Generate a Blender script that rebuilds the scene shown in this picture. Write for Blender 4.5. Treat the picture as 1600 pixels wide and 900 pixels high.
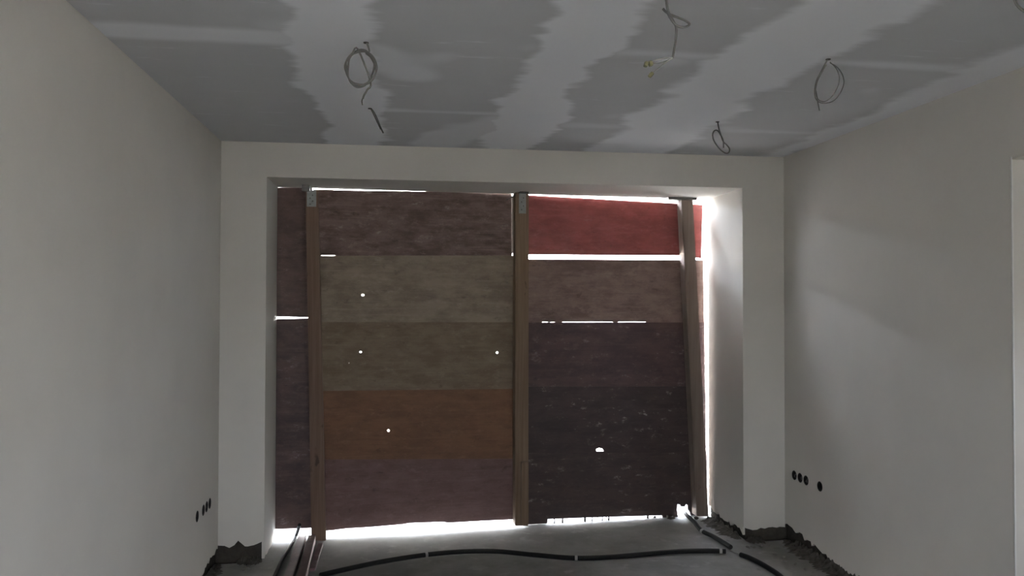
import bpy, bmesh, math, random
from mathutils import Vector, Matrix
from mathutils.geometry import tessellate_polygon

scene = bpy.context.scene
for o in list(bpy.data.objects):
    bpy.data.objects.remove(o)
COL = scene.collection

# ------------------------------------------------------------------ camera
F_PX, YAW, PITCH, ROLL, CAM_Z = 1245.89, 0.1404, 0.0180, 0.0018, 1.7254
XL, XR, YB, H = -1.182, 2.802, 5.527, 2.8          # room: left, right, back wall, ceiling height
YREAR, YOUT = -2.6, 6.19                           # rear wall, outer face of the back wall
fw = Vector((math.sin(YAW) * math.cos(PITCH), math.cos(YAW) * math.cos(PITCH), math.sin(PITCH)))
r0 = Vector((math.cos(YAW), -math.sin(YAW), 0)); u0 = r0.cross(fw)
rt = r0 * math.cos(ROLL) + u0 * math.sin(ROLL); up = u0 * math.cos(ROLL) - r0 * math.sin(ROLL)
CAM = Vector((0, 0, CAM_Z))
cd = bpy.data.cameras.new('camera'); cam = bpy.data.objects.new('camera', cd); COL.objects.link(cam)
cd.sensor_fit = 'HORIZONTAL'; cd.sensor_width = 36; cd.lens = 36 * F_PX / 1600
cd.clip_start = .05; cd.clip_end = 500
M = Matrix((rt, up, -fw)).transposed().to_4x4(); M.translation = CAM; cam.matrix_world = M
scene.camera = cam

# ------------------------------------------------------------------ sky, exposure
w = bpy.data.worlds.new('overcast_sky'); scene.world = w; w.use_nodes = True
bg = w.node_tree.nodes['Background']
bg.inputs['Color'].default_value = (.80, .87, 1.0, 1); bg.inputs['Strength'].default_value = 48.0
vs = scene.view_settings
vs.view_transform = 'Standard'; vs.look = 'None'; vs.gamma = 1; vs.use_curve_mapping = False; vs.exposure = 0.62

sd = bpy.data.lights.new('sun', 'SUN'); sd.energy = 500; sd.angle = .01; sd.color = (1, .96, .9)
sun = bpy.data.objects.new('sun', sd); COL.objects.link(sun)
sun.rotation_euler = Vector((-.75, .15, -.90)).to_track_quat('-Z', 'Y').to_euler()   # it shines in from behind the camera

REAR_WIN = (.25, .7, .6, 1.5)                     # x0, x1, z0, z1 of an unseen rear window, added and sized for brightness
SIDE_WIN = (-2.35, -1.6, .9, 2.1)                # y0, y1, z0, z1 of an unseen right-wall window behind the camera, placed to light the left wall
HALL_WIN = (3.42, 3.7, 1.3, 1.6)                    # x0, x1, z0, z1 of an unseen corridor window, added and sized to light the doorway jamb
HALL_Y = 1.0
def portal(c, x_axis, sx, sy, normal):             # sky portals in the real openings (guide sampling only)
    l = bpy.data.lights.new('sky_portal', 'AREA'); l.shape = 'RECTANGLE'; l.size = sx; l.size_y = sy
    l.cycles.is_portal = True
    o = bpy.data.objects.new('sky_portal', l); COL.objects.link(o)
    X = Vector(x_axis).normalized(); Z = -Vector(normal).normalized(); Y = Z.cross(X)
    m = Matrix((X, Y, Z)).transposed().to_4x4(); m.translation = Vector(c); o.matrix_world = m

# ------------------------------------------------------------------ measuring helpers (photo point -> place in the room)
def ray(px, py): return fw + rt * ((px - 800) / F_PX) - up * ((py - 450) / F_PX)
def on_y(px, py, y): d = ray(px, py); return CAM + d * (y / d.y)
def on_z(px, py, z=0.): d = ray(px, py); return CAM + d * ((z - CAM_Z) / d.z)
def on_x(px, py, x): d = ray(px, py); return CAM + d * (x / d.x)
# the hoarding stands slightly askew in the opening
B0 = Vector((-.885, 6.0, 0)); BU = Vector((1, .066, 0)).normalized(); BN = Vector((-BU.y, BU.x, 0)); BV = Vector((0, 0, 1))
def bp(px, py, off=0.):
    d = ray(px, py); O = B0 + BN * off
    t = (O - CAM).dot(BN) / d.dot(BN); P = CAM + d * t - O
    return (P.dot(BU), P.z)
def yb_at(x): return 6.0 + .066 * (x + .885)
def yout(x): return 6.02 + .050 * (x + .886)      # outer face of the back wall

# ------------------------------------------------------------------ node / material helpers
def new_mat(name, rough=.9, spec=.3):
    m = bpy.data.materials.new(name); m.use_nodes = True
    b = m.node_tree.nodes['Principled BSDF']
    b.inputs['Roughness'].default_value = rough; b.inputs['Specular IOR Level'].default_value = spec
    return m, m.node_tree, b
def nd(t, typ, **kw):
    n = t.nodes.new(typ)
    for k, v in kw.items(): setattr(n, k, v)
    return n
def lk(t, a, b): t.links.new(a, b)
def val(t, sock, v):
    if isinstance(v, (int, float)): sock.default_value = v
    else: lk(t, v, sock)
def mth(t, op, a, b=0., c=None, clamp=False):
    n = nd(t, 'ShaderNodeMath', operation=op, use_clamp=clamp)
    val(t, n.inputs[0], a); val(t, n.inputs[1], b)
    if c is not None: val(t, n.inputs[2], c)
    return n.outputs[0]
def noise(t, vec, scale, detail=4, rough=.55, sc=(1, 1, 1), loc=(0, 0, 0)):
    mp = nd(t, 'ShaderNodeMapping'); mp.inputs['Scale'].default_value = sc; mp.inputs['Location'].default_value = loc
    lk(t, vec, mp.inputs['Vector'])
    n = nd(t, 'ShaderNodeTexNoise'); n.inputs['Scale'].default_value = scale; n.inputs['Detail'].default_value = detail
    n.inputs['Roughness'].default_value = rough
    lk(t, mp.outputs[0], n.inputs['Vector']); return n.outputs[0]
def ramp(t, fac, a, b, smooth=True):
    n = nd(t, 'ShaderNodeMapRange', interpolation_type='SMOOTHSTEP' if smooth else 'LINEAR')
    n.inputs['From Min'].default_value = a; n.inputs['From Max'].default_value = b
    lk(t, fac, n.inputs['Value']); return n.outputs['Result']
def mix(t, fac, a, b):
    n = nd(t, 'ShaderNodeMix', data_type='RGBA'); val(t, n.inputs[0], fac)
    for i, v in ((6, a), (7, b)):
        if isinstance(v, tuple): n.inputs[i].default_value = (*v, 1)
        else: lk(t, v, n.inputs[i])
    return n.outputs[2]
def bump(t, b, h, strength, dist=.01):
    n = nd(t, 'ShaderNodeBump'); n.inputs['Strength'].default_value = strength; n.inputs['Distance'].default_value = dist
    lk(t, h, n.inputs['Height']); lk(t, n.outputs[0], b.inputs['Normal'])
def pos(t): return nd(t, 'ShaderNodeNewGeometry').outputs['Position']
def objco(t): return nd(t, 'ShaderNodeTexCoord').outputs['Object']

def plain(name, col, rough=.7, spec=.3, var=.25, scale=30, metal=0., bmp=.0):
    m, t, b = new_mat(name, rough, spec); p = pos(t)
    n = noise(t, p, scale, 4)
    c = mix(t, n, tuple(x * (1 - var) for x in col), tuple(min(1, x * (1 + var)) for x in col))
    lk(t, c, b.inputs['Base Color']); b.inputs['Metallic'].default_value = metal
    if bmp: bump(t, b, n, bmp)
    return m

def plaster_mat(name, col):
    m, t, b = new_mat(name, .95, .15); p = pos(t)
    n1 = noise(t, p, 1.3, 5, .6); n2 = noise(t, p, 45, 3)
    a = mix(t, ramp(t, n1, .3, .7), tuple(x * .965 for x in col), tuple(x * 1.03 for x in col))
    lk(t, a, b.inputs['Base Color']); bump(t, b, n2, .12, .004); return m
M_PLASTER = plaster_mat('white_wall_plaster', (.66, .632, .578))
M_BASE = plain('exposed_masonry', (.052, .046, .039), .95, .1, .55, 22, bmp=.6)
M_CONC = plain('raw_concrete', (.30, .29, .275), .95, .2, .2, 6, bmp=.2)
M_GROUND = plain('pale_ground', (.30, .295, .285), .95, .2, .1, 3)
M_FACADE = plain('pale_render', (.40, .39, .37), .95, .1, .06, .5)
M_METAL = plain('galvanised_steel', (.20, .215, .21), .45, .5, .3, 40, .7)
M_DARKMETAL = plain('dark_steel', (.10, .095, .09), .5, .5, .3, 40, .5)
M_CABLE = plain('grey_cable_sheath', (.12, .117, .11), .55, .35, .15, 60)
M_CABLE2 = plain('pale_cable_sheath', (.22, .216, .206), .55, .35, .15, 60)
M_HOSE = plain('black_conduit_plastic', (.012, .0115, .011), .75, .2, .3, 50)
M_TAPE = plain('white_tape', (.30, .29, .27), .7, .3, .1, 30)
M_BOX = plain('black_socket_plastic', (.018, .016, .014), .6, .3, .2, 50)
M_CONN = plain('brass_terminal', (.13, .12, .055), .5, .5, .25, 80)
M_RUBBLE = plain('plaster_rubble', (.20, .19, .175), .95, .1, .4, 20, bmp=.4)
M_DEBRIS = plain('mortar_crumbs', (.085, .078, .068), .98, .1, .6, 35, bmp=.5)
M_BEAD = plain('corner_bead', (.72, .71, .68), .5, .4, .1, 20)

def screed_mat():
    m, t, b = new_mat('dusty_screed', .9, .2); p = pos(t)
    n1 = noise(t, p, 1.6, 6, .65); n2 = noise(t, p, 7, 5, .6, loc=(3, 1, 0)); n3 = noise(t, p, 60, 3)
    c = mix(t, ramp(t, n1, .3, .7), (.17, .166, .158), (.27, .266, .256))
    c = mix(t, mth(t, 'MULTIPLY', ramp(t, n2, .55, .75), .5), c, (.38, .37, .355))
    c = mix(t, mth(t, 'MULTIPLY', ramp(t, n2, .36, .26), .55), c, (.11, .105, .10))
    lk(t, c, b.inputs['Base Color']); bump(t, b, n3, .25, .004); return m
M_FLOOR = screed_mat()

def board_mat(name, base, dark, light, spots=0., seed=0., rough=.6, stain=.5):
    m, t, b = new_mat(name, rough, .35); p = pos(t)
    L = (seed * 3.7, seed * 1.9, seed * 5.3)
    g = noise(t, p, 1, 6, .6, (2.2, 2.2, 42), L)            # long horizontal grain
    s = noise(t, p, 4.5, 6, .68, (1, 1, 2.2), L)            # blotches
    f = noise(t, p, 38, 4, .7, (.55, 1, 1.3), L)            # scuffs
    c = mix(t, ramp(t, s, .34, .64), dark, base)
    c = mix(t, mth(t, 'MULTIPLY', ramp(t, g, .52, .75), .35), c, light)
    c = mix(t, mth(t, 'MULTIPLY', ramp(t, g, .44, .28), stain), c, tuple(x * .6 for x in dark))
    d = noise(t, p, 11, 6, .72, (.8, 1, 1.5), (L[1], L[2], L[0]))   # cement haze and dark stains
    c = mix(t, mth(t, 'MULTIPLY', ramp(t, d, .54, .72), .55), c, light)
    c = mix(t, mth(t, 'MULTIPLY', ramp(t, d, .42, .28), .6), c, tuple(x * .5 for x in dark))
    c = mix(t, mth(t, 'MULTIPLY', ramp(t, f, .60, .72), .4), c, light)
    if spots:
        q = mth(t, 'MULTIPLY', ramp(t, noise(t, p, 12, 6, .75, (.7, 1, 1.5), L), .56, .70), ramp(t, s, .42, .60))
        c = mix(t, mth(t, 'MULTIPLY', q, spots), c, (.42, .39, .37))
    lk(t, c, b.inputs['Base Color']); bump(t, b, f, .25, .004); return m

def wood_mat(name, a, bcol, seed):
    m, t, b = new_mat(name, .75, .25); p = pos(t)
    L = (seed * 2.3, seed * 4.1, seed)
    g = noise(t, p, 1, 5, .6, (45, 45, 1.6), L); k = noise(t, p, 5, 3, .6, (2, 2, 1), L)
    c = mix(t, ramp(t, g, .3, .7), a, bcol)
    c = mix(t, mth(t, 'MULTIPLY', ramp(t, k, .66, .74), .7), c, tuple(x * .4 for x in a))
    lk(t, c, b.inputs['Base Color']); bump(t, b, g, .2, .004); return m

def ceiling_mat():
    """grey gypsum board with troweled white joint compound along its joints"""
    m, t, b = new_mat('gypsum_board_with_joint_compound', .92, .15); p = pos(t)
    sep = nd(t, 'ShaderNodeSeparateXYZ'); lk(t, p, sep.inputs[0]); x, y = sep.outputs[0], sep.outputs[1]
    big = noise(t, p, 1.5, 3, .5, (1, 1, 1), (2.1, 7.3, 0)); big = mth(t, 'SUBTRACT', big, .5)
    mid = noise(t, p, 1, 3, .5, (1.8, 2.6, 1), (5, 2, 0)); mid = mth(t, 'SUBTRACT', mid, .5)
    wob = mth(t, 'ADD', mth(t, 'MULTIPLY', big, .42), mth(t, 'MULTIPLY', mid, .26))
    fine = mth(t, 'SUBTRACT', noise(t, p, 1, 4, .6, (2.5, 13, 1), (3, 6, 0)), .5)
    wob = mth(t, 'ADD', wob, mth(t, 'MULTIPLY', fine, .12))
    def band(co, c, wd, soft, wscale=1.):
        d = mth(t, 'ABSOLUTE', mth(t, 'SUBTRACT', co, c))
        d = mth(t, 'ADD', d, mth(t, 'MULTIPLY', wob, wscale))
        return mth(t, 'SUBTRACT', 1., ramp(t, d, wd - soft, wd + soft))
    acc = band(x, -.27, .17, .035)
    for c, wd, sf in ((.74, .17, .035), (1.62, .27, .05), (2.72, .14, .06)):
        acc = mth(t, 'MAXIMUM', acc, band(x, c, wd, sf))
    left = mth(t, 'SUBTRACT', 1., ramp(t, x, -.3, -.1)); right = ramp(t, x, .8, 1.0)
    midx = mth(t, 'MULTIPLY', ramp(t, x, -.3, -.1), mth(t, 'SUBTRACT', 1., ramp(t, x, .75, .95)))
    for c, wd, k, msk in ((-1.5, .05, .6, None), (-.3, .05, .6, None), (.9, .05, .6, None), (2.1, .05, .6, None),
                          (3.33, .085, .75, left), (3.31, .04, .6, right), (4.5, .035, .7, midx), (4.72, .05, .35, right)):
        q = mth(t, 'MULTIPLY', band(y, c, wd, .04, .22), k)
        if msk is not None: q = mth(t, 'MULTIPLY', q, msk)
        acc = mth(t, 'MAXIMUM', acc, q)
    sm = noise(t, p, 1, 5, .6, (2.0, 14, 1), (1, 9, 0))
    acc = mth(t, 'MAXIMUM', acc, mth(t, 'MULTIPLY', ramp(t, sm, .62, .74), .55))
    pat = noise(t, p, 1.0, 2, .5, (1, 1, 1), (9, 4, 0))
    acc = mth(t, 'MAXIMUM', acc, mth(t, 'MULTIPLY', ramp(t, pat, .60, .66), .6))
    var = noise(t, p, 3, 4)
    g = mix(t, var, (.535, .54, .548), (.60, .605, .612)); wt = mix(t, var, (.83, .845, .87), (.87, .88, .90))
    lk(t, mix(t, acc, g, wt), b.inputs['Base Color'])
    bump(t, b, acc, .15, .003); return m
M_CEIL = ceiling_mat()

# ------------------------------------------------------------------ mesh helpers
def link(name, me, mat, parent=None):
    o = bpy.data.objects.new(name, me); COL.objects.link(o)
    if mat: me.materials.append(mat)
    if parent: o.parent = parent
    return o
def tag(o, label=None, cat=None, group=None, kind=None):
    for k, v in (('label', label), ('category', cat), ('group', group), ('kind', kind)):
        if v: o[k] = v
    return o
def empty(name, loc=(0, 0, 0)):
    o = bpy.data.objects.new(name, None); COL.objects.link(o); o.location = loc; return o
def finish(bm, name, smooth=False):
    bmesh.ops.recalc_face_normals(bm, faces=bm.faces)
    me = bpy.data.meshes.new(name); bm.to_mesh(me); bm.free()
    if smooth:
        for f in me.polygons: f.use_smooth = True
    return me
def skin(name, outer, holes, th, O, U, V, mat, parent=None):
    """flat sheet of thickness th with an exact outline and real holes; it grows from O along U x V"""
    O, U, V = Vector(O), Vector(U), Vector(V); N = U.cross(V).normalized()
    loops = [outer] + list(holes)
    pts = [p for l in loops for p in l]
    tris = tessellate_polygon([[Vector((a, b, 0)) for a, b in l] for l in loops])
    bm = bmesh.new()
    A = [bm.verts.new(O + U * a + V * b) for a, b in pts]
    B = [bm.verts.new(O + U * a + V * b + N * th) for a, b in pts]
    for q in tris:
        for S, idx in ((A, q), (B, q[::-1])):
            try: bm.faces.new([S[i] for i in idx])
            except ValueError: pass
    k = 0
    for l in loops:
        n = len(l)
        for i in range(n):
            j = (i + 1) % n
            bm.faces.new((A[k + i], A[k + j], B[k + j], B[k + i]))
        k += n
    return link(name, finish(bm, name), mat, parent)
def box(name, lo, hi, mat, parent=None, bev=0.):
    bm = bmesh.new(); bmesh.ops.create_cube(bm, size=1)
    for v in bm.verts:
        v.co = Vector([(lo[i] + hi[i]) / 2 + v.co[i] * (hi[i] - lo[i]) for i in range(3)])
    if bev: bmesh.ops.bevel(bm, geom=bm.edges[:], offset=bev, segments=1, affect='EDGES')
    return link(name, finish(bm, name), mat, parent)
def hexa(name, c8, mat, parent=None, bev=0.):
    """solid from 8 corners: lower loop of four, upper loop of four"""
    bm = bmesh.new(); v = [bm.verts.new(Vector(c)) for c in c8]
    for q in ((0, 1, 2, 3), (4, 5, 6, 7), (0, 1, 5, 4), (1, 2, 6, 5), (2, 3, 7, 6), (3, 0, 4, 7)):
        bm.faces.new([v[i] for i in q])
    bmesh.ops.recalc_face_normals(bm, faces=bm.faces)
    if bev: bmesh.ops.bevel(bm, geom=bm.edges[:], offset=bev, segments=2, affect='EDGES')
    return link(name, finish(bm, name), mat, parent)
def smooth_path(P, n=8):
    P = [Vector(p) for p in P]; out = []
    for i in range(len(P) - 1):
        a = P[max(0, i - 1)]; b = P[i]; c = P[i + 1]; d = P[min(len(P) - 1, i + 2)]
        for k in range(n):
            s = k / n
            out.append(.5 * ((2 * b) + (c - a) * s + (2 * a - 5 * b + 4 * c - d) * s * s + (3 * b - a - 3 * c + d) * s ** 3))
    out.append(P[-1]); return out
def tube_into(bm, path, rad, seg=8):
    prev = None; ref = Vector((.31, .52, .79)); rings = []
    for i, p in enumerate(path):
        t = (path[min(i + 1, len(path) - 1)] - path[max(i - 1, 0)])
        if t.length < 1e-9: t = Vector((0, 0, -1))
        t.normalize(); a = ref - t * ref.dot(t)
        if a.length < 1e-4: a = t.orthogonal()
        a.normalize(); ref = a; c = t.cross(a)
        r = rad(i) if callable(rad) else rad
        rings.append([bm.verts.new(p + a * (r * math.cos(2 * math.pi * k / seg)) + c * (r * math.sin(2 * math.pi * k / seg))) for k in range(seg)])
    for A, B in zip(rings, rings[1:]):
        for k in range(seg): bm.faces.new((A[k], A[(k + 1) % seg], B[(k + 1) % seg], B[k]))
    bm.faces.new(rings[0][::-1]); bm.faces.new(rings[-1])
def tube(name, paths, rad, mat, parent=None, seg=8):
    bm = bmesh.new()
    for p in paths: tube_into(bm, p, rad, seg)
    return link(name, finish(bm, name, True), mat, parent)
def circle(c, r, n=14, ry=None, ph=0.):
    return [(c[0] + r * math.cos(ph + 2 * math.pi * k / n), c[1] + (ry or r) * math.sin(ph + 2 * math.pi * k / n)) for k in range(n)]

# ================================================================== THE SETTING
rnd = random.Random(7)
def ragged(u0, u1, hfun, step=.035, jit=.018):
    n = max(2, int(abs(u1 - u0) / step)); out = []
    for i in range(n + 1):
        s = i / n; u = u0 + (u1 - u0) * s
        if 0 < i < n: u += rnd.uniform(-.4, .4) * step
        out.append((u, max(.008, hfun(u0 + (u1 - u0) * s) + rnd.uniform(-jit, jit))))
    return out
TH = .018
# floor: room slab and the strip under the hoarding, a narrow joint between
HX = 4.4
o = skin('floor', [(XL - .25, YREAR - .3), (XR + .18, YREAR - .3), (XR + .18, HALL_Y - .2), (HX + .2, HALL_Y - .2), (HX + .2, 5.205), (XL - .25, 5.205)], [], -.12, (0, 0, 0), (1, 0, 0), (0, 1, 0), M_FLOOR); tag(o, kind='structure')
edge = [(x, yb_at(x) + .055 + rnd.uniform(-.012, .012)) for x in [-1.0 + .05 * i for i in range(73)]]
out = [(XL - .25, 5.209), (HX + .2, 5.209), (HX + .2, 5.5), (2.62, 5.5)] + edge[::-1] + [(-1.05, 5.5), (XL - .25, 5.5)]
skin('floor_strip', out, [], -.12, (0, 0, -.001), (1, 0, 0), (0, 1, 0), M_FLOOR, o)
tag(box('ground', (-40, -40, -.22), (45, 60, -.125), M_GROUND), kind='structure')
# ceiling: slab with gypsum boards under it
c = skin('ceiling', [(XL - .25, YREAR - .3), (XR + .18, YREAR - .3), (XR + .18, HALL_Y - .2), (HX + .2, HALL_Y - .2), (HX + .2, YB + .1), (XL - .25, YB + .1)], [], .2, (0, 0, H + .0125), (1, 0, 0), (0, 1, 0), M_CONC); tag(c, kind='structure')
xs = [XL - .02, -.27, .74, 1.66, XR + .02]; ys = [YREAR, -1.5, -.3, .9, 2.1, 3.31, 4.5, YB + .01]
for a, b_ in zip(xs, xs[1:]):
    for y0, y1 in zip(ys, ys[1:]):
        box('plasterboard', (a, y0, H), (b_, y1, H + .0125), M_CEIL, c)
box('plasterboard', (XR + .02, HALL_Y, H), (HX, YB, H + .0125), M_CEIL, c)

# what the photograph's light implies outside: a balcony slab overhead and a pale house across the way
tag(box('balcony_slab', (-4, YOUT, 3.2), (7, YOUT + .46, 3.4), M_CONC), kind='structure')
hs = tag(box('house_opposite', (-30, 26, -.2), (32, 34, 7.0), M_FACADE), kind='structure')
box('parapet', (-30.1, 25.9, 6.98), (32.1, 34.1, 7.2), M_CONC, hs)

# left wall, with four socket holes and a broken plaster foot
SR = .034
SOCK_L = [(4.969, .452), (5.120, .450), (5.203, .450), (5.286, .450)]
SOCK_R = [(5.385, .493), (5.302, .493), (5.219, .493), (5.035, .493)]
wl = skin('wall_left', [(YREAR - .2, -.1), (YB + .1, -.1), (YB + .1, H + .1), (YREAR - .2, H + .1)], [circle(s, SR) for s in SOCK_L],
          -.2, (XL - TH, 0, 0), (0, 1, 0), (0, 0, 1), M_BASE); tag(wl, kind='structure')
hl = lambda u: .03 + .07 * max(0, min(1, (u - 4.6) / .9))
skin('plaster_coat', [(YB, H)] + [(YREAR, H)] + ragged(YREAR, YB, hl), [circle(s, SR) for s in SOCK_L], TH,
     (XL - TH, 0, 0), (0, 1, 0), (0, 0, 1), M_PLASTER, wl)

# right wall with a doorway near the camera
DY0, DY1, DZ = 2.30, 3.33, 2.403
WT = .16
y0, y1, z0, z1 = SIDE_WIN
WINH = [(y0, z0), (y1, z0), (y1, z1), (y0, z1)]
def right_outline(bottom, z0, y1, top):
    far = bottom(DY1, y1); near = bottom(YREAR, DY0)
    return near + [(DY0, DZ), (DY1, DZ)] + far + [(y1, top), (YREAR, top)]
flat = lambda z: (lambda a, b: [(a, z), (b, z)])
wr = skin('wall_right', right_outline(flat(-.1), 0, YB + .1, H + .1), [circle(s, SR) for s in SOCK_R] + [WINH],
          WT, (XR + TH, 0, 0), (0, 1, 0), (0, 0, 1), M_BASE); tag(wr, kind='structure')
def hr(u):
    k = max(0, min(1, (u - 4.75) / .75)); return .025 + .085 * k ** .7
skin('plaster_coat', right_outline(lambda a, b: ragged(a, b, hr), 0, YB, H), [circle(s, SR) for s in SOCK_R] + [WINH], -TH,
     (XR + TH, 0, 0), (0, 1, 0), (0, 0, 1), M_PLASTER, wr)
box('doorway_reveal', (XR + .001, DY1 - .012, 0.0), (XR + TH + WT, DY1 - .0005, DZ - .0125), M_PLASTER, wr)
box('doorway_reveal', (XR + .001, DY0 + .0005, 0.0), (XR + TH + WT, DY0 + .012, DZ - .0125), M_PLASTER, wr)
box('doorway_soffit', (XR + .001, DY0 + .0005, DZ - .012), (XR + TH + WT, DY1 - .0005, DZ - .0005), M_PLASTER, wr)
box('corner_bead', (XR - .0025, DY1 - .014, .03), (XR + .004, DY1 - .008, DZ), M_BEAD, wr)

# back wall: two piers and a lintel, plastered, the reveals too
OX0, OX1, OZ = -.886, 2.483, 2.566
wb = skin('wall_back', [(XL - .3, -.12), (OX0 - TH, -.12), (OX0 - TH, OZ + TH), (OX1 + TH, OZ + TH), (OX1 + TH, -.12), (HX + .2, -.12), (HX + .2, H + .6), (XL - .3, H + .6)],
          [], -(YOUT - .001 - YB - TH), (0, YB + TH, 0), (1, 0, 0), (0, 0, 1), M_BASE); tag(wb, kind='structure')
def slant(ob, off=0.):
    for v in ob.data.vertices:
        if v.co.y > YB + .2: v.co.y = yout(v.co.x) + off
slant(wb, -.001)
hbl = lambda u: .115 + .012 * math.sin(u * 40); hbr = lambda u: .085
skin('plaster_coat', ragged(XL, OX0, hbl, .03, .02) + [(OX0, OZ), (OX1, OZ)] + ragged(OX1, XR, hbr, .03, .014) + [(XR, H), (XL, H)], [], -TH,
     (0, YB, 0), (1, 0, 0), (0, 0, 1), M_PLASTER, wb)
hrev = lambda u: .03
YL, YR = yout(OX0), yout(OX1)
skin('plaster_reveal', ragged(YB + TH, YL, lambda u: .015, .04, .01) + [(YL, OZ + TH), (YB + TH, OZ + TH)], [], -TH, (OX0, 0, 0), (0, 1, 0), (0, 0, 1), M_PLASTER, wb)
skin('plaster_reveal', ragged(YB + TH, YR, lambda u: .05 + .04 * (u - YB), .04, .02) + [(YR, OZ + TH), (YB + TH, OZ + TH)], [], TH, (OX1, 0, 0), (0, 1, 0), (0, 0, 1), M_PLASTER, wb)
slant(box('plaster_soffit', (OX0, YB + TH, OZ), (OX1, YOUT, OZ + TH), M_PLASTER, wb))

# rear wall; corridor beyond the doorway; unseen windows added to light the room
qx0, qx1, qz0, qz1 = REAR_WIN
tag(skin('wall_rear', [(XL - .25, -.1), (XR + TH + WT, -.1), (XR + TH + WT, H + .1), (XL - .25, H + .1)], [[(qx0, qz0), (qx1, qz0), (qx1, qz1), (qx0, qz1)]],
         .25, (0, YREAR, 0), (1, 0, 0), (0, 0, 1), M_PLASTER), kind='structure')
portal(((qx0 + qx1) / 2, YREAR - .26, (qz0 + qz1) / 2), (1, 0, 0), qx1 - qx0, qz1 - qz0, (0, 1, 0))
tag(box('wall_corridor', (HX, HALL_Y - .2, -.1), (HX + .18, YB + .1, H + .1), M_PLASTER), kind='structure')
hx0, hx1, hz0, hz1 = HALL_WIN
tag(skin('wall_corridor_end', [(XR + TH + WT, -.1), (HX + .18, -.1), (HX + .18, H + .1), (XR + TH + WT, H + .1)], [[(hx0, hz0), (hx1, hz0), (hx1, hz1), (hx0, hz1)]],
         .2, (0, HALL_Y, 0), (1, 0, 0), (0, 0, 1), M_PLASTER), kind='structure')
wf = tag(box('added_window_1', (XR + .07, y0, z0), (XR + .13, y0 + .06, z1), M_BEAD), kind='structure')  # frame of the unseen side window, added for its light
for a, b_ in ((y1 - .06, y1), ((y0 + y1) / 2 - .04, (y0 + y1) / 2 + .04)): box('added_window_frame', (XR + .07, a, z0), (XR + .13, b_, z1), M_BEAD, wf)
for a, b_ in ((z0, z0 + .06), (z1 - .06, z1)): box('added_window_frame', (XR + .071, y0, a), (XR + .129, y1, b_), M_BEAD, wf)
portal((XR + WT + .03, (y0 + y1) / 2, (z0 + z1) / 2), (0, 1, 0), y1 - y0, z1 - z0, (-1, 0, 0))
portal(((hx0 + hx1) / 2, HALL_Y - .21, (hz0 + hz1) / 2), (1, 0, 0), hx1 - hx0, hz1 - hz0, (0, 1, 0))

# ================================================================== THE HOARDING
hd = empty('board_hoarding', (.8, 6.1, 0))
tag(hd, 'rough hoarding of stained formwork boards on three timber posts closing the wide opening', 'hoarding')
def keep(o):
    if o.parent == hd: o.matrix_parent_inverse = Matrix.Translation(-hd.location)
    return o
BT = .027
def jag_edge(a, b, n, amp):
    return [(a[0] + (b[0] - a[0]) * i / n, a[1] + (b[1] - a[1]) * i / n + (rnd.uniform(-amp, amp) if i else 0)) for i in range(n)]
def board(tl, tr, br, bl, mat, holes=(), label=None, low=None, off=0., amp=0., namp=None):
    TL, TR, BR, BL = ((p[0][0], bp(430, p[1], off)[1]) if isinstance(p[0], tuple) else bp(*p, off) for p in (tl, tr, br, bl))
    n = 26
    o_ = jag_edge(TL, TR, n, amp) + jag_edge(TR, BR, 5, 0)
    o_ += ([bp(*p, off) for p in low] if low else jag_edge(BR, BL, n, namp or amp)) + jag_edge(BL, TL, 5, 0)
    hs = [[bp(x, y, off) for x, y in h] for h in holes]
    p = keep(skin('formwork_board', o_, hs, -BT, B0 + BN * off, BU, BV, mat, hd))
    if label: p['label'] = label
    return p
m_l1 = board_mat('board_umber_smooth', (0.097, 0.060, 0.053), (0.061, 0.037, 0.034), (0.155, 0.111, 0.098), .25, 1)
m_l2 = board_mat('board_umber_dark', (0.081, 0.049, 0.045), (0.051, 0.031, 0.030), (0.123, 0.084, 0.077), .3, 2)
m_1 = board_mat('board_grey_mottled', (0.144, 0.099, 0.086), (0.074, 0.047, 0.041), (0.242, 0.181, 0.160), .35, 3, .7, .6)
m_2 = board_mat('board_grey_tan', (0.215, 0.176, 0.136), (0.148, 0.117, 0.087), (0.281, 0.242, 0.203), .0, 4, .75, .35)
m_3 = board_mat('board_olive_brown', (0.160, 0.123, 0.084), (0.117, 0.087, 0.058), (0.211, 0.172, 0.125), .0, 5, .75, .35)
m_4 = board_mat('board_orange_brown', (0.148, 0.075, 0.039), (0.105, 0.052, 0.028), (0.195, 0.114, 0.067), .0, 6, .7, .35)
m_5 = board_mat('board_plum_brown', (0.129, 0.077, 0.069), (0.094, 0.053, 0.048), (0.172, 0.114, 0.102), .0, 7, .7, .3)
m_r = board_mat('board_red_film', (0.234, 0.058, 0.055), (0.168, 0.039, 0.037), (0.281, 0.101, 0.094), .12, 8, .38, .3)
m_r2 = board_mat('board_grey_brown', (0.183, 0.127, 0.110), (0.117, 0.077, 0.067), (0.242, 0.175, 0.153), .1, 9, .75, .4)
m_r3 = board_mat('board_dark_plum', (0.068, 0.038, 0.038), (0.046, 0.026, 0.027), (0.097, 0.061, 0.059), .25, 10, .6, .35)
m_r4 = board_mat('board_blackened', (0.046, 0.028, 0.027), (0.029, 0.018, 0.017), (0.065, 0.044, 0.042), .5, 11, .6, .4)
m_r5 = board_mat('board_blackened_scuffed', (0.051, 0.032, 0.029), (0.032, 0.020, 0.019), (0.075, 0.050, 0.047), .45, 12, .6, .4)
def hole(x, y, rx, ry=None, n=9): return circle((x, y), rx, n, ry or rx)
# left strip
board(((-.0005,), 292.7), (488, 293.9), (488, 495.8), ((.0,), 495), m_l1)
board(((.0,), 498.4), (488, 497.2), (488, 825), ((.001,), 827), m_l2)
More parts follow.
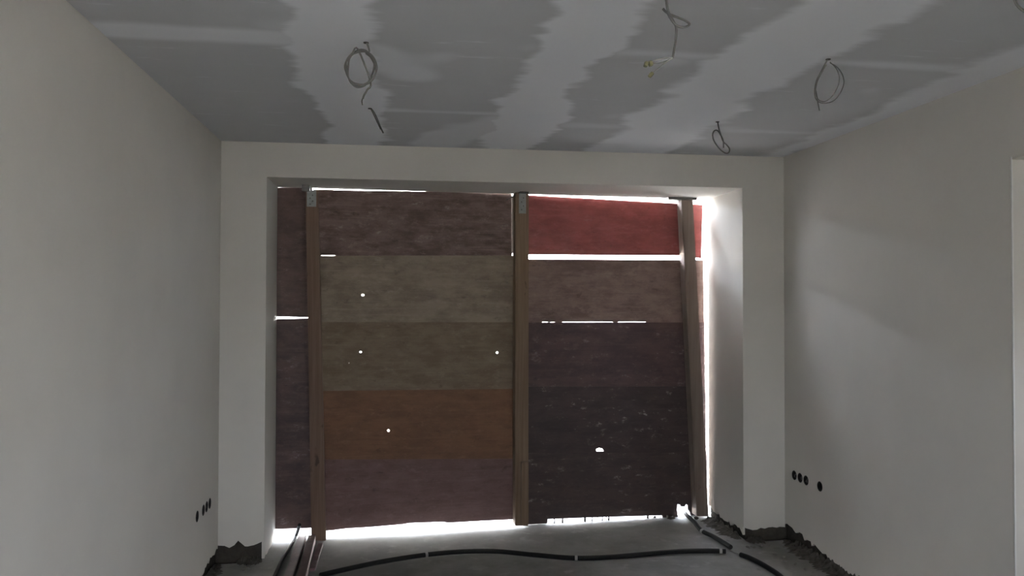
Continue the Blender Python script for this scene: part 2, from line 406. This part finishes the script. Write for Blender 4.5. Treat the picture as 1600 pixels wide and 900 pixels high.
# middle bay, five boards
board((489.5, 296.2), (799.5, 301.6), (800, 399), (489.5, 399.8), m_1, label='dark grey-brown mottled top board', amp=.0015,
      low=[(800, 399), (525, 399.6), (523, 399.0), (503, 398.8), (501, 399.8), (489.5, 399.8)])
board((489.5, 399.6), (815, 399.2), (815, 503.7), (489.5, 503.3), m_2, [hole(567, 461, 2.0, 1.6)], 'pale grey-tan board with one nail hole', off=.003)
board((489.5, 503.2), (815, 503.6), (815, 607.5), (489.5, 611.1), m_3, [hole(563.5, 550, 1.6, 1.4), hole(777, 551, 1.8, 1.9), hole(545.5, 567.5, .45)], 'olive brown board with two holes', off=.0015)
board((489.5, 610.8), (815, 607.2), (815, 717), (489.5, 718.5), m_4, [hole(607, 673, 1.9)], 'orange-brown board', off=.004)
low5 = [(815, 811.2), (760, 813.6), (700, 817), (692, 815.5), (640, 817.4), (630, 819.2), (580, 823.5), (540, 826), (520, 828.6), (489.5, 831)]
board((489.5, 718.2), (815, 716.7), (815, 811), (489.5, 831), m_5, low=low5, label='plum-brown bottom board with a slanted lower edge', off=.001)
# right bay, five boards running out past the third post
low = [(1064, 399.2), (930, 398.4), (816.5, 397.6)]
board((816.5, 304.4), (1098, 320), (1096, 403.5), (816.5, 397.6), m_r, low=[(1096, 403.5)] + low, label='red film-faced top board')
low = [(1100.5, 503.7), (1011, 503.8), (1009, 503.0), (990, 502.4), (967, 502.7), (965, 503.9), (960, 503.9), (958, 503.0), (930, 502.6), (905, 502.9), (880, 502.8), (878, 503.8), (869, 503.8), (866, 503.3), (860, 503.4), (858, 503.8), (854, 502.9), (848, 503.0), (846, 504), (816.5, 504)]
board((816.5, 404.8), (1099, 406.5), (1100.5, 503.7), (816.5, 504), m_r2, low=low, label='grey-brown board')
board((816.5, 503.7), (1101, 503.5), (1102, 604), (816.5, 604.4), m_r3, off=.003)
board((816.5, 604.1), (1102.5, 603.7), (1103.5, 707), (816.5, 707.3), m_r4,
      [[(932, 705.5), (931.5, 702), (936, 700.2), (941.5, 701), (944, 705.4)]], label='blackened board with pale scuffs and a chipped hole', off=.0)
low = [(1106, 802), (1080, 806), (1078, 800), (1075, 796), (1074.5, 789), (1072, 788), (1070, 791.5), (1064, 791), (1062.5, 788), (1058.5, 788),
       (1058, 797), (1060, 812), (1036, 812), (1035, 805.4), (990, 806.6), (920, 808.8), (856, 811.4), (855, 818), (816.5, 820)]
board((816.5, 706.9), (1104.5, 706.6), (1106, 798), (816.5, 820), m_r5, low=low, label='blackened bottom board with a cut-out corner', off=.004)

# posts
W1 = wood_mat('post_wood_brown', (0.111, 0.072, 0.051), (0.143, 0.098, 0.072), 1)
W2 = wood_mat('post_wood_amber', (0.123, 0.084, 0.054), (0.164, 0.116, 0.079), 2)
W3 = wood_mat('post_wood_grey', (0.135, 0.102, 0.084), (0.172, 0.135, 0.115), 3)
W4 = wood_mat('gleam_strip_pale', (.42, .37, .33), (.50, .45, .41), 4)  # pale tone stands in for light reflected beside the second post
PD = .10
def post(tl, tr, br, bl, mat, d=PD, gap=.004):
    f = [bp(*p, -d) for p in (bl, br, tr, tl)]
    def w_(q, off): return B0 + BN * off + BU * q[0] + BV * q[1]
    A = [w_(q, -d) for q in f]; Bk = [w_(q, -gap) for q in f]
    return keep(hexa('post', [A[0], A[1], Bk[1], Bk[0], A[3], A[2], Bk[2], Bk[3]], mat, hd, .004)), w_
p1, w_ = post((477.5, 297), (497, 297), (509.5, 845), (486.5, 845), W1)
p2, w_ = post((805.5, 297.5), (826.5, 297.5), (825.5, 822), (805, 822), W2)
p3, w_ = post((1065, 312.5), (1083, 312.5), (1107.5, 807), (1089, 807), W3)
def plate(name, tl, br, off0, off1, mat, parent, bev=.0008):
    a = bp(*tl, off0); b_ = bp(*br, off0)
    u0_, u1_ = min(a[0], b_[0]), max(a[0], b_[0]); v0, v1 = min(a[1], b_[1]), max(a[1], b_[1])
    C8 = [w_((u, v), o_) for v in (v0, v1) for u, o_ in ((u0_, off0), (u1_, off0), (u1_, off1), (u0_, off1))]
    return keep(hexa(name, C8, mat, parent, bev))
def bracket(post_, tl, br, top_tl, top_br):
    k = plate('angle_bracket', tl, br, -PD - .0035, -PD, M_METAL, post_)
    # the bent leg runs up to the soffit
    a = bp(*top_tl, -PD - .0035); b_ = bp(*top_br, -PD - .0035)
    q = plate('bracket_leg', top_tl, top_br, -PD - .05, -PD - .001, M_DARKMETAL, post_)
    for i in range(4):
        px = tl[0] + (br[0] - tl[0]) * (.35 if i % 2 else .62); py = tl[1] + (br[1] - tl[1]) * (.3 + .18 * i)
        P = w_(bp(px, py, -PD - .004), -PD - .004)
        bm = bmesh.new(); bmesh.ops.create_uvsphere(bm, u_segments=8, v_segments=5, radius=.0055)
        for v in bm.verts: v.co = Vector((v.co.x, v.co.y * .5, v.co.z)) + P
        keep(link('screw', finish(bm, 'screw', True), M_DARKMETAL, post_))
bracket(p1, (479.5, 297), (494, 323), (471.5, 288), (484, 298))
bracket(p2, (811, 299), (822, 333.5), (812.5, 294.5), (826.5, 301.5))
plate('top_plate', (1044.5, 307.5), (1089, 312.3), -PD - .02, -.01, M_DARKMETAL, p3)
plate('scab_block', (815, 722), (826, 818), -PD - .028, -PD - .0005, W2, p2, .003)
k = plate('gleam_strip', (799.8, 306), (806.5, 396), -.022, -.002, W4, hd)  # added strip, its pale colour paints a band of reflected light
# spike driven slantwise beside the second post
a = w_(bp(791, 312.5, -.10), -.10); b_ = w_(bp(807, 304, -.09), -.09)
keep(tube('spike', [[a, b_]], .005, M_DARKMETAL, p2))

# ================================================================== ON THE FLOOR
def fl(px, py, z=0.): return on_z(px, py, z)
def conduit(name, pts, r, label, cat='conduit', bands=()):
    P = smooth_path(pts, 40)
    # resample evenly so the corrugation is regular
    L = [0]
    for a, b in zip(P, P[1:]): L.append(L[-1] + (b - a).length)
    n = int(L[-1] / .006); Q = []; j = 0
    for i in range(n + 1):
        s = L[-1] * i / n
        while j < len(L) - 2 and L[j + 1] < s: j += 1
        f = (s - L[j]) / max(1e-9, L[j + 1] - L[j]); Q.append(P[j].lerp(P[j + 1], min(1, f)))
    o = tube(name, [Q], lambda i: r * (1 if i % 2 else .90), M_HOSE, None, 10)
    tag(o, label, cat, 'black conduits on the floor')
    for b in bands:
        i = min(range(len(Q)), key=lambda k: (Q[k] - b).length); i = max(2, min(len(Q) - 4, i))
        tube('tape_band', [Q[i - 1:i + 3]], r * 1.06, M_TAPE, o, 10)
    return o
R_ = .0165
zc = R_
conduit('corrugated_conduit', [fl(500, 899, zc), fl(540, 889.5, zc), fl(600, 877, zc), fl(665, 867, zc), fl(720, 862, zc), fl(775, 861.5, zc), fl(835, 867, zc), fl(900, 872, zc),
         fl(965, 869.5, zc), fl(1050, 862, zc), fl(1100, 860.5, zc), fl(1134, 861.5, zc)], R_,
        'black corrugated conduit snaking across the grey floor in a long wave', bands=[fl(665, 867, zc), fl(900, 872, zc), fl(1126, 861, zc)])
conduit('corrugated_conduit', [Vector((bp(1066, 798)[0] - .84, 6.42, .06)) + Vector((0, .0, 0)), w_(bp(1070, 801, .02), .02), fl(1084, 815, .05), fl(1096, 829, .03), fl(1114, 838, zc), fl(1131, 848, zc), fl(1142, 855, zc)], R_,
        'short black conduit coming in through the cut-out under the third post', bands=[fl(1097, 829.5, .03)])
cc = conduit('corrugated_conduit', [fl(1157, 866.5, zc), fl(1172, 872, zc), fl(1195, 884, zc), fl(1220, 901, zc), fl(1240, 925, zc), fl(1250, 960, zc)], R_,
        'black conduit running from the right foot of the opening out of the frame')
tube('pull_wire', [smooth_path([fl(1140, 859.5, .012), fl(1148, 862.5, .004), fl(1158, 866.5, .012)], 6)], .0022, M_CABLE2, cc)
tag(tube('black_cable', [smooth_path([w_(bp(468, 820, -.12), -.12), fl(462, 838, .012), fl(451, 858, .010), fl(440, 876, .010), fl(431, 896, .010), fl(420, 925, .010)], 8)], 0.012, M_HOSE),
    'black cable lying beside the reddish battens under the left post', 'cable')
# reddish battens
RB = board_mat('batten_red_film', (.14, .075, .077), (.085, .045, .047), (.24, .17, .165), .3, 15, .5, .3)
def batten(p0, p1, wd, ht, label, lift0=0., lift1=0.):
    a = Vector(p0); b = Vector(p1); d = (b - a); d.z = 0; s = Vector((-d.y, d.x, 0)).normalized() * wd / 2
    z = Vector((0, 0, ht)); a = a + Vector((0, 0, lift0)); b = b + Vector((0, 0, lift1))
    o = hexa('red_batten', [a + s, a - s, b - s, b + s, a + s + z, a - s + z, b - s + z, b + s + z], RB, None, .003)
    tag(o, label, 'batten', 'reddish battens on the floor'); return o
batten(fl(474, 840), fl(444, 930), .055, .04, 'reddish batten lying on the floor, next to the black cable', .0, .0)
batten(fl(487.5, 849), fl(467, 930), .05, .06, 'reddish batten with a pale edge, between its two neighbours', .001, .001)
batten(fl(501, 853), fl(488, 893), .035, .02, 'short flat reddish batten at the foot of the left post', .0, .0)

# rubble along the broken plaster
def chunk(P, r, label, group, mat=M_RUBBLE):
    bm = bmesh.new(); bmesh.ops.create_icosphere(bm, subdivisions=1, radius=r)
    sx, sy, sz = rnd.uniform(.8, 1.4), rnd.uniform(.7, 1.2), rnd.uniform(.5, .8)
    for v in bm.verts: v.co = Vector((v.co.x * sx, v.co.y * sy, v.co.z * sz)) * rnd.uniform(.75, 1.2)
    zmin = min(v.co.z for v in bm.verts)
    for v in bm.verts: v.co.z -= zmin
    o = link('rubble_chunk', finish(bm, 'rubble_chunk'), mat); o.location = P; o.rotation_euler.z = rnd.uniform(0, 6)
    return tag(o, label, 'rubble', group)
def debris(P0, P1, wd, ht, label, n=46):
    """low ridge of crumbled mortar lying against a wall foot"""
    P0, P1 = Vector(P0), Vector(P1); d = (P1 - P0); s_ = Vector((-d.y, d.x, 0)).normalized()
    bm = bmesh.new(); rows = []; m = 7
    for i in range(n + 1):
        e = min(1, 6 * i / n, 6 * (n - i) / n); W = wd * (.55 + .6 * rnd.random()) * (.3 + .7 * e)
        rows.append([bm.verts.new(P0 + d * (i / n) + s_ * (W * j / m) + Vector((0, 0, -.002 if j == m else ht * e * (1 - j / m) ** 1.2 * rnd.uniform(.35, 1.25)))) for j in range(m + 1)])
    for a, b in zip(rows, rows[1:]):
        for j in range(m): bm.faces.new((a[j], a[j + 1], b[j + 1], b[j]))
    o = link('mortar_debris', finish(bm, 'mortar_debris'), M_DEBRIS); tag(o, label, 'debris', None, 'stuff')
debris((XR - .001, 4.2, 0), (XR - .001, YB - .01, 0), .13, .045, 'ridge of crumbled dark mortar along the foot of the right wall', 90)
debris((XR - .17, YB - .001, 0), (OX1 + .01, YB - .001, 0), .09, .03, 'crumbled dark mortar at the foot of the right pier')
debris((OX0 - .01, YB - .001, 0), (XL + .12, YB - .001, 0), .08, .03, 'crumbled dark mortar at the foot of the left pier')
debris((XL + .001, YB - .01, 0), (XL + .001, 4.3, 0), .08, .035, 'crumbled dark mortar along the foot of the left wall', 70)
debris((OX1 - .001, YB + .03, 0), (OX1 - .001, YR - .03, 0), .12, .035, 'dark mortar crumbs inside the right reveal')
for i in range(6):
    chunk((rnd.uniform(XL + .2, OX0 - .02), rnd.uniform(YB - .22, YB - .15), 0), rnd.uniform(.010, .022), 'small lump of plaster rubble below the left pier', 'rubble below the left pier')
for i in range(4):
    chunk((rnd.uniform(OX1 - .05, XR - .3), rnd.uniform(YB - .20, YB - .14), 0), rnd.uniform(.008, .016), 'small lump of plaster rubble below the right pier', 'rubble below the right pier')
for i in range(16):
    u = rnd.uniform(4.3, 5.4)
    chunk((XR - rnd.uniform(.19, .27), u, 0), rnd.uniform(.008, .022), 'lump of plaster rubble along the foot of the right wall', 'rubble along the right wall')
for i in range(8):
    chunk((XL + rnd.uniform(.13, .17), rnd.uniform(4.8, 5.25), 0), rnd.uniform(.008, .018), 'lump of plaster rubble along the foot of the left wall', 'rubble along the left wall')
for px, wd in ((866, 1.2), (879, 1.6), (914, 2.0), (925, 1.2), (934, .8), (941, 1.2), (947, 1.0), (951, 1.6), (1012, 2.2), (1023, 2.6)):
    zt = bp(px, 807.5)[1] + .004; hw = wd * .0042; P = w_(bp(px, 812, .012), .012); P.z = 0
    o = hexa('wood_splinter', [P + Vector(q) for q in ((-hw, -.004, 0), (hw, -.004, 0), (hw, .004, 0), (-hw, .004, 0), (-hw * .7, -.003, zt), (hw * .9, -.003, zt), (hw * .9, .003, zt), (-hw * .7, .003, zt))], M_BASE)
    tag(o, 'small dark wood splinter upright in the gap under the right bay of boards', 'splinter', 'splinters under the right bay')
for px, py, r in ((1048, 812, .03), (1088, 812, .022), (1108, 812, .02), (1118, 818, .016)):
    chunk(fl(px, py), r, 'dark lump of rubble around the foot of the third post', 'rubble by the third post', M_BASE)

# ================================================================== SOCKET BOXES
def socket(u, v, x, sgn, label, group, wire):
    """round flush box: flange, barrel and bottom; sgn points into the wall"""
    bm = bmesh.new(); n = 20
    prof = [(SR - .0005, -.0012), (SR - .003, -.0012), (SR - .0035, .042), (0, .042)]
    outer = [(SR - .0005, .045)]
    rings = []
    for r, d in [(SR - .0005, .045)] + prof[:3]:
        rings.append([bm.verts.new((x + sgn * d, u + r * math.cos(2 * math.pi * k / n), v + r * math.sin(2 * math.pi * k / n))) for k in range(n)])
    for A, B in zip(rings, rings[1:]):
        for k in range(n): bm.faces.new((A[k], A[(k + 1) % n], B[(k + 1) % n], B[k]))
    bm.faces.new(rings[-1]); bm.faces.new(rings[0][::-1])
    o = link('socket_box', finish(bm, 'socket_box'), M_BOX); tag(o, label, 'socket box', group)
    for i in range(wire):
        P = [Vector((x + sgn * .038, u + rnd.uniform(-.012, .012), v + .02)), Vector((x + sgn * .012, u + rnd.uniform(-.015, .015), v + .006)),
             Vector((x + sgn * .008, u + rnd.uniform(-.018, .018), v - .012)), Vector((x + sgn * .03, u + rnd.uniform(-.012, .012), v - .02))]
        tube('wire', [smooth_path(P, 5)], .0028, M_CABLE, o, 6)
NM = ['nearest to the back corner', 'middle one', 'last']
for (u, v), lab, n in zip(SOCK_R, ('black socket box low on the right wall, nearest the back corner in its row', 'black socket box low on the right wall, middle of the row of three',
                              'black socket box low on the right wall, row of three, beside the single one', 'single black socket box standing apart on the right wall'), (2, 2, 3, 0)):
    socket(u, v, XR, 1, lab, 'socket boxes in the right wall', n)
for (u, v), lab, n in zip(SOCK_L, ('single dark socket box standing apart on the left wall', 'dark socket box low on the left wall, row of three, beside the single one',
                              'dark socket box low on the left wall, middle of the row of three', 'dark socket box low on the left wall, nearest the back corner in its row'), (0, 2, 2, 2)):
    socket(u, v, XL, -1, lab, 'socket boxes in the left wall', n)

# ================================================================== CEILING CABLES
GC = 'cables hanging from the ceiling'
def hang(pts, y): return [on_y(px, py, y + dy) for px, py, dy in [(p + (0,))[:3] for p in pts]]
def root(px, py): P = on_z(px, py, H); P.z = H + .006; return P
def hole_disc(P, parent):
    bm = bmesh.new(); bmesh.ops.create_circle(bm, cap_ends=True, segments=14, radius=.011)
    bmesh.ops.solidify(bm, geom=bm.faces[:], thickness=.003)
    for v in bm.verts: v.co += Vector((P.x, P.y, H - .001))
    link('cable_hole', finish(bm, 'cable_hole'), M_BOX, parent)
# 1 big coil
A = root(572, 66); y = A.y
pts = [(577, 80, .0)]
for i in range(46):
    th = -1.15 + i * .405; k = i / 45
    pts.append((563.5 + (22.5 - 1.6 * math.sin(i * 1.3)) * math.cos(th) + 1.5 * math.sin(th * .37), 106.5 + (28 - 2.2 * math.cos(i * .9)) * math.sin(th), .03 * math.sin(i * .55)))
pts += [(579, 128), (574, 140), (569, 149), (567, 154)]
o = tube('coiled_cable', [smooth_path([A] + hang(pts, y), 4)], .0042, M_CABLE); tag(o, 'grey cable coiled into a big round loop hanging from the ceiling', 'cable', GC); hole_disc(A, o)
P = hang([(566.5, 158), (566.5, 163)], y); tube('wire_end', [smooth_path(hang([(567, 153), (565.5, 158), (566.5, 164)], y), 4)], .0030, M_DARKMETAL, o)
# 2 short tail
A = root(578, 169)
o = tube('cable_tail', [smooth_path([A] + hang([(585, 177), (591, 190), (595, 200), (599, 208)], A.y), 5), smooth_path([A] + hang([(584, 178, .01), (589, 189, .01), (595, 202, .01)], A.y), 5)], .0042, M_CABLE)
tag(o, 'short straight cable end hanging from the ceiling below the round coil', 'cable', GC); hole_disc(A, o)
# 3 knotted cable with terminals
A = root(1039, -40); y = A.y
main = [A] + hang([(1040, -8), (1041.5, 4), (1043, 14), (1047, 24), (1053, 35), (1056.5, 43), (1056.5, 55), (1055, 68), (1053, 80), (1051, 90)], y)
knot = hang([(1035.5, 13.5), (1041, 19), (1050, 24, .01), (1062, 28.5, .01), (1072, 33, .02), (1077.5, 38, .02), (1071, 42, .01), (1062, 42, -.01), (1055, 38, -.01), (1048, 29, -.01), (1042, 18, -.01)], y)
o = tube('knotted_cable', [smooth_path(main, 5), smooth_path(knot, 5)], .0040, M_CABLE)
tag(o, 'knotted grey cable with three terminal blocks hanging from the ceiling', 'cable', GC); hole_disc(A, o)
for pts in ([(1051, 90), (1040, 90.5), (1028, 92.5), (1013, 99)], [(1051, 91), (1042, 95), (1030, 98), (1018, 99)], [(1050, 92), (1040, 98), (1028, 107), (1018, 115)]):
    tube('wire', [smooth_path(hang(pts, y), 4)], .0022, M_CABLE2, o, 6)
for px, py, a in ((1009.5, 100.5, .3), (1016.5, 99.5, -.3), (1017, 117, .7)):
    P = on_y(px, py, y); bm = bmesh.new(); bmesh.ops.create_cube(bm, size=1)
    for v in bm.verts: v.co = Vector((v.co.x * .012, v.co.y * .016, v.co.z * .017))
    bmesh.ops.bevel(bm, geom=bm.edges[:], offset=.002, segments=1, affect='EDGES')
    bmesh.ops.rotate(bm, verts=bm.verts, matrix=Matrix.Rotation(a, 3, 'Y')); bmesh.ops.translate(bm, verts=bm.verts, vec=P)
    k = link('terminal_block', finish(bm, 'terminal_block'), M_CONN, o)
# 4 loose coil on the right
A = root(1294, 92); y = A.y
s1 = [(1290, 100), (1283, 112), (1276, 125), (1273, 140), (1274, 152), (1280, 159.5), (1291, 161), (1303, 157), (1313, 145), (1318.5, 130), (1316, 116), (1308, 105), (1297, 98)]
s2 = [(1297, 97, .02), (1306, 106, .03), (1311, 118, .03), (1310, 132, .03), (1302, 148, .02), (1290, 158, .01), (1279, 156, .01), (1274.5, 144, 0), (1277, 128, 0), (1285, 112, 0), (1291, 101, 0)]
s3 = [(1288, 102), (1280, 117), (1274, 133, -.01), (1276.5, 150, -.01), (1279, 166, -.01), (1280.5, 173, -.01)]
o = tube('looped_cable', [smooth_path([A] + hang(s1, y), 5), smooth_path(hang(s2, y), 5), smooth_path([A] + hang(s3, y), 5)], .0026, M_CABLE)
tag(o, 'thin cable in a wide loose loop hanging near the right wall', 'cable', GC); hole_disc(A, o)
# 5 small loop
A = root(1121, 190); y = A.y
s1 = [(1123, 200), (1126, 210), (1130, 221), (1136, 227), (1140, 233), (1138.5, 238.5), (1133, 239), (1124, 232), (1116, 221), (1113.5, 211), (1116, 204.5), (1121, 204), (1126, 211), (1130, 220), (1130.5, 231)]
o = tube('looped_cable', [smooth_path([A] + hang(s1, y), 5)], .0040, M_CABLE)
tag(o, 'small narrow cable loop hanging by the back wall above the third post', 'cable', GC); hole_disc(A, o)
# 6 coil cut by the frame
A = root(1581, -14); y = A.y
s1 = [(1583, -6), (1587, 5), (1594, 14), (1604, 19), (1616, 14), (1622, 0), (1618, -18), (1606, -26), (1592, -20), (1586, -6), (1590, 7), (1599, 15.5), (1611, 17)]
o = tube('coiled_cable', [smooth_path([A] + hang(s1, y), 5)], .0034, M_CABLE)
tag(o, 'cable loop at the right edge of the ceiling, cut by the frame', 'cable', GC); hole_disc(A, o)

# portals for the main gaps of the hoarding
def gap_portal(px0, py0, px1, py1, grow=.01, off=.06):
    a = w_(bp(px0, py0, off), off); b_ = w_(bp(px1, py1, off), off)
    c_ = (a + b_) / 2; sx = abs((b_ - a).dot(BU)) + 2 * grow; sz = abs(b_.z - a.z) + 2 * grow
    portal(c_, BU, sx, sz, -BN)
gap_portal(826, 300, 1100, 320); gap_portal(826, 398, 1066, 406); gap_portal(1085, 300, 1125, 806, .0)
gap_portal(508, 815, 805, 840); gap_portal(428, 824, 487, 842); gap_portal(850, 804, 1080, 818)
